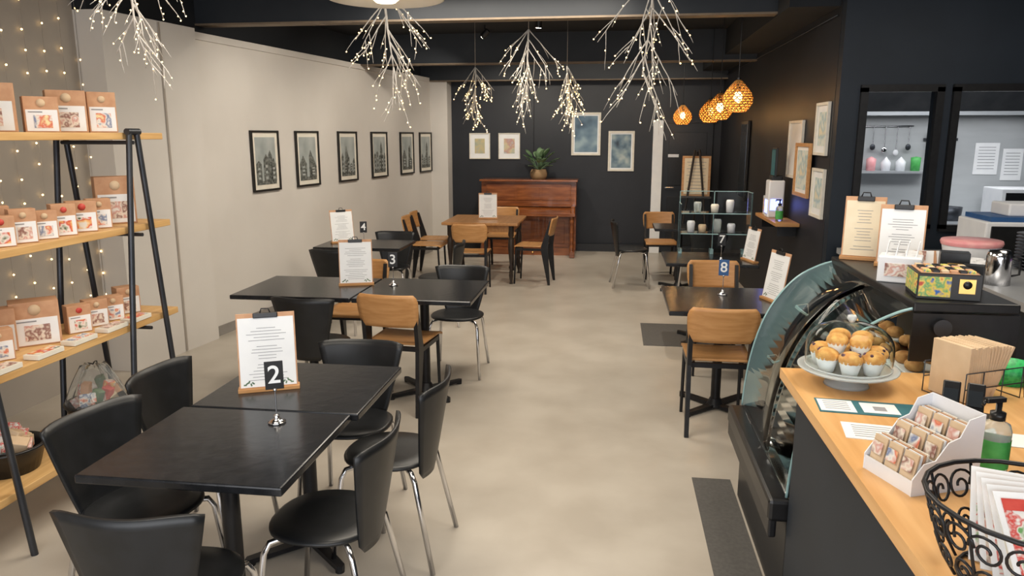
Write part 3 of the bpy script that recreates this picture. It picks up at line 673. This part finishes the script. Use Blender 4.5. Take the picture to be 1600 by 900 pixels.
# ---- things on the display case top
zc=1.243
menu_board(1.13,3.56,zc,-.35,h=.28,w=.17,paper='cream',rows=14,tilt=.1); menu_board(1.23,3.38,zc,-.35,h=.26,w=.18,rows=16,tilt=.1)
b=B(); b.box((0,0,.05),(.15,.12,.10),'whiteplastic',bev=.004); b.box((0,-.061,.05),(.1,.002,.05),'photo2'); 
for k in range(4): b.box((-.05+.035*k,.01,.12),(.004,.07,.07),'paper',rot=(0,.15,0))
b.obj('leaflet_holder_box',(1.12,3.06,zc),-.4)
b=B(); b.box((0,0,.045),(.20,.17,.09),'blk',bev=.002); b.box((-.101,0,.05),(.002,.16,.07),'choc'); b.box((-.045,-.086,.045),(.10,.002,.07),'choc'); b.box((0,0,.092),(.18,.16,.003),'kraft')
for k in range(6):
    for q in range(5): b.box((-.07+.028*k,-.065+.032*q,.096),(.022,.026,.012),['choc','kraft','blk','blk','kraftl'][(k*2+q)%5],bev=.002)
b.box((.055,-.086,.05),(.05,.002,.05),'gold'); b.lathe([(0,0),(.014,0),(.014,.002),(0,.002)],'blk',T=Matrix.Translation((.055,-.087,.055))@Matrix.Rotation(pi/2,4,'X'),n=16)
b.obj('chocolate_display_box',(1.17,2.79,zc),-.15)
b=B(); b.box((0,0,.06),(.10,.07,.12),'blk',bev=.002); b.box((0,-.036,.06),(.05,.002,.04),'gold'); b.obj('black_gift_box',(1.31,3.05,zc),-.3)
b=B(); b.box((0,0,.045),(.07,.05,.09),'blk',bev=.002); b.box((0,-.026,.05),(.04,.002,.03),'gold'); b.obj('black_gift_box',(1.33,2.93,zc),-.5)
b=B()
for k in range(5): b.box((-.06+.03*k,.01*k,.05),(.05,.003,.09),['paper','photo2','paper','kraft','paper'][k],rot=(-.25,0,.2*k-.3))
b.box((0,0,.012),(.17,.06,.024),'ply'); b.obj('business_card_holder',(1.28,3.22,zc),-.3)
# ------------------------------------------------------------------ back bench and its contents
b=B(); b.box((3.1,5.3,.97),(2.9,.9,.04),'steel'); b.box((3.1,5.32,.475),(2.86,.84,.95),'navy'); b.obj('rear_workbench')
SB=1.08
b=B(); b.box((2.25,3.95,SB-.02),(.9,1.7,.04),'steel'); b.box((2.27,3.95,(SB-.04)/2),(.84,1.66,SB-.04),'navy'); b.obj('side_workbench')
b=B(); b.box((0,0,.14),(.52,.40,.28),'whiteplastic',bev=.01); b.box((-.05,-.203,.14),(.36,.01,.23),'blk',bev=.004); b.box((.19,-.203,.14),(.10,.01,.24),'blk'); b.box((.13,-.22,.14),(.015,.02,.2),'chrome'); b.box((0,0,.295),(.45,.36,.03),'blue'); b.box((.05,0,.35),(.3,.24,.08),'whiteplastic',bev=.01)
for k in range(3): b.lathe([(0,0),(.018,0),(.018,.012),(0,.012)],'chrome',T=Matrix.Translation((.19,-.208,.07+.06*k))@Matrix.Rotation(pi/2,4,'X'),n=12)
b.obj('microwave_oven',(2.58,5.22,.99))
b=B(); b.lathe([(0,0),(.13,0),(.15,.10),(.15,.11)],'whiteplastic'); b.lathe([(.155,.105),(.16,.12),(.155,.135),(0,.135)],'pink'); 
b.obj('lidded_tub',(2.05,4.58,SB))
b=B()
for k in range(11): b.lathe([(0,.018*k),(.09,.018*k),(.13,.018*k+.014),(.132,.018*k+.018),(0,.018*k+.010)],'gun')
b.obj('stack_of_plates',(2.33,4.38,SB))
b=B(); b.lathe([(0,0),(.075,0),(.10,.16),(.105,.18),(.095,.18),(.07,.02),(0,.02)],'whiteplastic'); b.lathe([(.108,.175),(.11,.19),(0,.195)],'whiteplastic'); b.obj('white_bucket',(1.95,3.35,SB))
b=B(); b.lathe([(0,0),(.06,0),(.055,.14),(.045,.17),(0,.175)],'chrome'); b.tube([(.055,0,.04),(.10,0,.05),(.10,0,.12),(.052,0,.13)],.006,'blk'); b.obj('milk_jug',(1.89,3.92,SB))
b=B(); b.box((0,0,.13),(.18,.2,.26),'blk',bev=.015); b.lathe([(.05,.26),(.09,.38),(.09,.39),(0,.40)],'screen',n=20); b.box((0,-.12,.2),(.05,.06,.04),'chrome'); b.box((0,-.12,.01),(.14,.1,.02),'chrome'); b.obj('coffee_grinder',(2.10,3.68,SB),.3)
b=B(); b.box((0,0,.05),(.3,.22,.1),'whiteplastic',bev=.01); b.box((0,0,.11),(.31,.23,.02),'purple',bev=.005); b.obj('plastic_food_container',(2.42,3.95,SB))
b=B()
for k in range(3):
    for q in range(2): b.lathe([(0,0),(.025,0),(.038,.07),(.035,.07),(.022,.006),(0,.006)],'whiteplastic',(q*.085,k*.085,0),n=16)
b.obj('coffee_cups',(1.87,4.12,SB))
b=B(); b.lathe([(0,0),(.05,0),(.065,.07),(.06,.07),(.045,.005)],'greenp',n=24); b.obj('green_mesh_cup',(1.31,2.56,1.0))
b=B(); b.lathe([(0,0),(.045,0),(.08,.06),(.085,.065),(.075,.065),(.04,.01)],'purple',n=28); b.lathe([(0,.04),(.07,.055),(0,.075)],'paper',n=20); b.obj('purple_bowl',(1.395,2.40,1.0))
b=B(); b.box((0,0,.0),(.34,.12,.025),'ply'); b.box((0,.045,-.08),(.3,.02,.14),'metalblk'); b.obj('floating_shelf',(1.98,5.72,1.20))
# ------------------------------------------------------------------ kitchen beyond
KY=8.7
B().box((3.27,KY,1.5),(3.05,.06,3.0),'steelw').obj('wall_kitchen')
b=B(); b.box((3.27,KY-.4,.92),(3.0,.7,.04),'steel'); b.box((3.27,KY-.38,.45),(2.96,.64,.9),'steel')
for k in range(4): b.box((2.2+.7*k,KY-.705,.5),(.6,.01,.7),'steel',bev=.004)
b.obj('kitchen_bench')
b=B(); b.prism([(7.5,2.9),(8.6,2.9),(8.6,2.02),(7.75,2.02),(7.5,2.3)],1.75,4.75,'gun',Matrix(((0,0,1,0),(1,0,0,0),(0,1,0,0),(0,0,0,1)))); b.box((3.25,7.76,2.01),(3.0,.03,.04),'steel'); b.obj('extractor_hood')
b=B(); b.box((2.75,KY-.14,1.42),(1.1,.2,.025),'steel')
r=random.Random(8)
for k in range(7): 
    x=2.28+.15*k; b.lathe([(0,0),(.045,0),(.05,r.uniform(.08,.14)),(0,.15)],['whiteplastic','greenl','gun','pink','whiteplastic'][k%5],(x,KY-.14,1.433),n=14)
b.obj('kitchen_shelf')
b=B(); b.box((0,0,0),(.34,.02,.03),'gun')
for k in range(5):
    x=-.13+.065*k; b.prism([(x-.012,-.02),(x+.012,-.02),(x+.01,-.20),(x-.006,-.22)],0,.003,'gun',Matrix(((1,0,0,0),(0,0,-1,-.012),(0,1,0,0),(0,0,0,1)))); b.box((x,-.014,.03),(.016,.02,.08),'blk',bev=.004)
b.obj('knife_rack',(3.44,KY-.045,1.76))
b=B(); b.tube([(-.4,0,0),(.4,0,0)],.008,'chrome')
for k in range(7):
    x=-.36+.12*k; b.cyl((x,-.01,-.005),(x,-.012,-.20-.03*(k%3)),.005,'chrome',n=6); b.sph((x,-.012,-.22-.03*(k%3)),.028,['gun','chrome','whiteplastic'][k%3],n=8,sc=(1,.4,1.2))
for x in (-.38,.38): b.cyl((x,0,0),(x,.03,0),.006,'chrome',n=6)
b.obj('utensil_rail',(2.75,KY-.065,1.90))
for (x,z,w) in ((3.92,1.56,.24),(4.18,1.50,.2),(4.5,1.62,.24)):
    b=B(); b.box((0,0,0),(w,.004,.33),'paper')
    for k in range(8): b.box((0,-.003,.12-.032*k),(w*.7,.001,.006),'ink')
    b.obj('wall_notice',(x,KY-.034,z))
b=B()
for k in range(4): b.lathe([(0,0),(.11,0),(.12,.14),(0,.15)],['steel','blk','whiteplastic','gun'][k],(k*.32,0,0),n=20)
b.obj('cooking_pots',(2.5,KY-.4,.94))
b=B(); b.box((0,0,.17),(.5,.4,.34),'whiteplastic',bev=.01); b.box((-.04,-.204,.17),(.34,.01,.26),'blk'); b.obj('toaster_oven',(4.1,KY-.4,.94))
b=B(); b.box((0,0,.06),(.4,.34,.12),'steel',bev=.01); b.box((0,0,.19),(.36,.3,.1),'whiteplastic',bev=.01); b.obj('food_trays',(4.55,KY-.4,.94))
# ------------------------------------------------------------------ lights
def light(kind,name,loc,energy,col=(1,1,1),size=.1,sizey=None,rot=(0,0,0),spot=None,blend=.5):
    l=bpy.data.lights.new(name,kind); l.energy=energy; l.color=col
    if kind=='AREA': 
        l.shape='RECTANGLE'; l.size=size; l.size_y=sizey or size
    else: l.shadow_soft_size=size
    if spot: l.spot_size=spot; l.spot_blend=blend
    o=bpy.data.objects.new(name,l); S.collection.objects.link(o); o.location=loc; o.rotation_euler=rot; return o
def aim(o,t):
    o.rotation_euler=(Vector(t)-o.location).to_track_quat('-Z','Y').to_euler()
neu=(1,.90,.76)
light('AREA','daylight_window',(-.3,YF+.12,1.45),145,(.96,.97,1),5.6,2.1,rot=(pi/2,0,0))
light('AREA','ceiling_fill',(-1.2,1.2,2.93),50,neu,1.6,1.2); light('AREA','ceiling_fill',(-.9,3.6,2.93),62,neu,1.6,1.0); light('AREA','ceiling_fill',(1.3,2.4,2.93),36,neu,1.0,1.0)  # added fill lights without fixtures, above the camera's view
light('AREA','ceiling_fill',(-.9,5.9,2.93),62,neu,2.0,.6); light('AREA','ceiling_fill',(2.6,3.9,2.93),16,neu,1.0,1.0)  # more added ceiling fill, no panels here
o=light('AREA','kitchen_fill',(3.0,6.5,2.8),38,(.95,.98,1),1.8,.5); aim(o,(3.0,8.6,1.3))  # added unseen fill, tilted to brighten the kitchen back wall
light('AREA','under_hood_fill',(3.3,8.2,1.99),13,(.97,.98,1),2.4,.3)  # fill added beneath the hood to lift the dark kitchen
SP=[((-1.6,6.8,2.86),(-3.3,7.2,1.3),75),((-1.5,8.6,2.86),(-3.1,9.0,1.3),70),((-1.3,10.0,2.86),(-2.8,10.8,1.3),45),((-.4,9.7,2.8),(-.4,11.9,1.6),55),((-1.4,9.9,2.8),(-1.6,11.9,.8),95),((.4,7.2,2.86),(-.1,7.6,0),90),((-.1,9.7,2.86),(-.1,10.2,0),95),((-.8,8.0,2.86),(-1.0,8.3,0),60),((.5,9.9,2.86),(1.0,11.9,1.0),45)]
for p,t,e in SP:
    o=light('SPOT','spot_beam',p,e,neu,.05,spot=1.9,blend=.8); aim(o,t)
    d=(Vector(t)-Vector(p)).normalized(); b=B(); q=-d*.1
    b.cyl(q-d*.02,-d*.02,.035,'blk',n=18); b.cyl(-d*.021,-d*.018,.028,'spotglow',n=16); b.cyl(q*.6,q*.6+Vector((0,0,.12)),.008,'blk',n=8)
    fo=b.obj('track_spotlight',p)
    bpy.context.view_layer.update(); mw=o.matrix_world.copy(); o.parent=fo; o.matrix_world=mw
w=bpy.data.worlds.new('world'); S.world=w; w.use_nodes=True; bg=w.node_tree.nodes['Background']; bg.inputs[0].default_value=(.85,.92,1,1); bg.inputs[1].default_value=.6
S.view_settings.view_transform='Standard'; S.view_settings.look='None'; S.view_settings.exposure=0.0
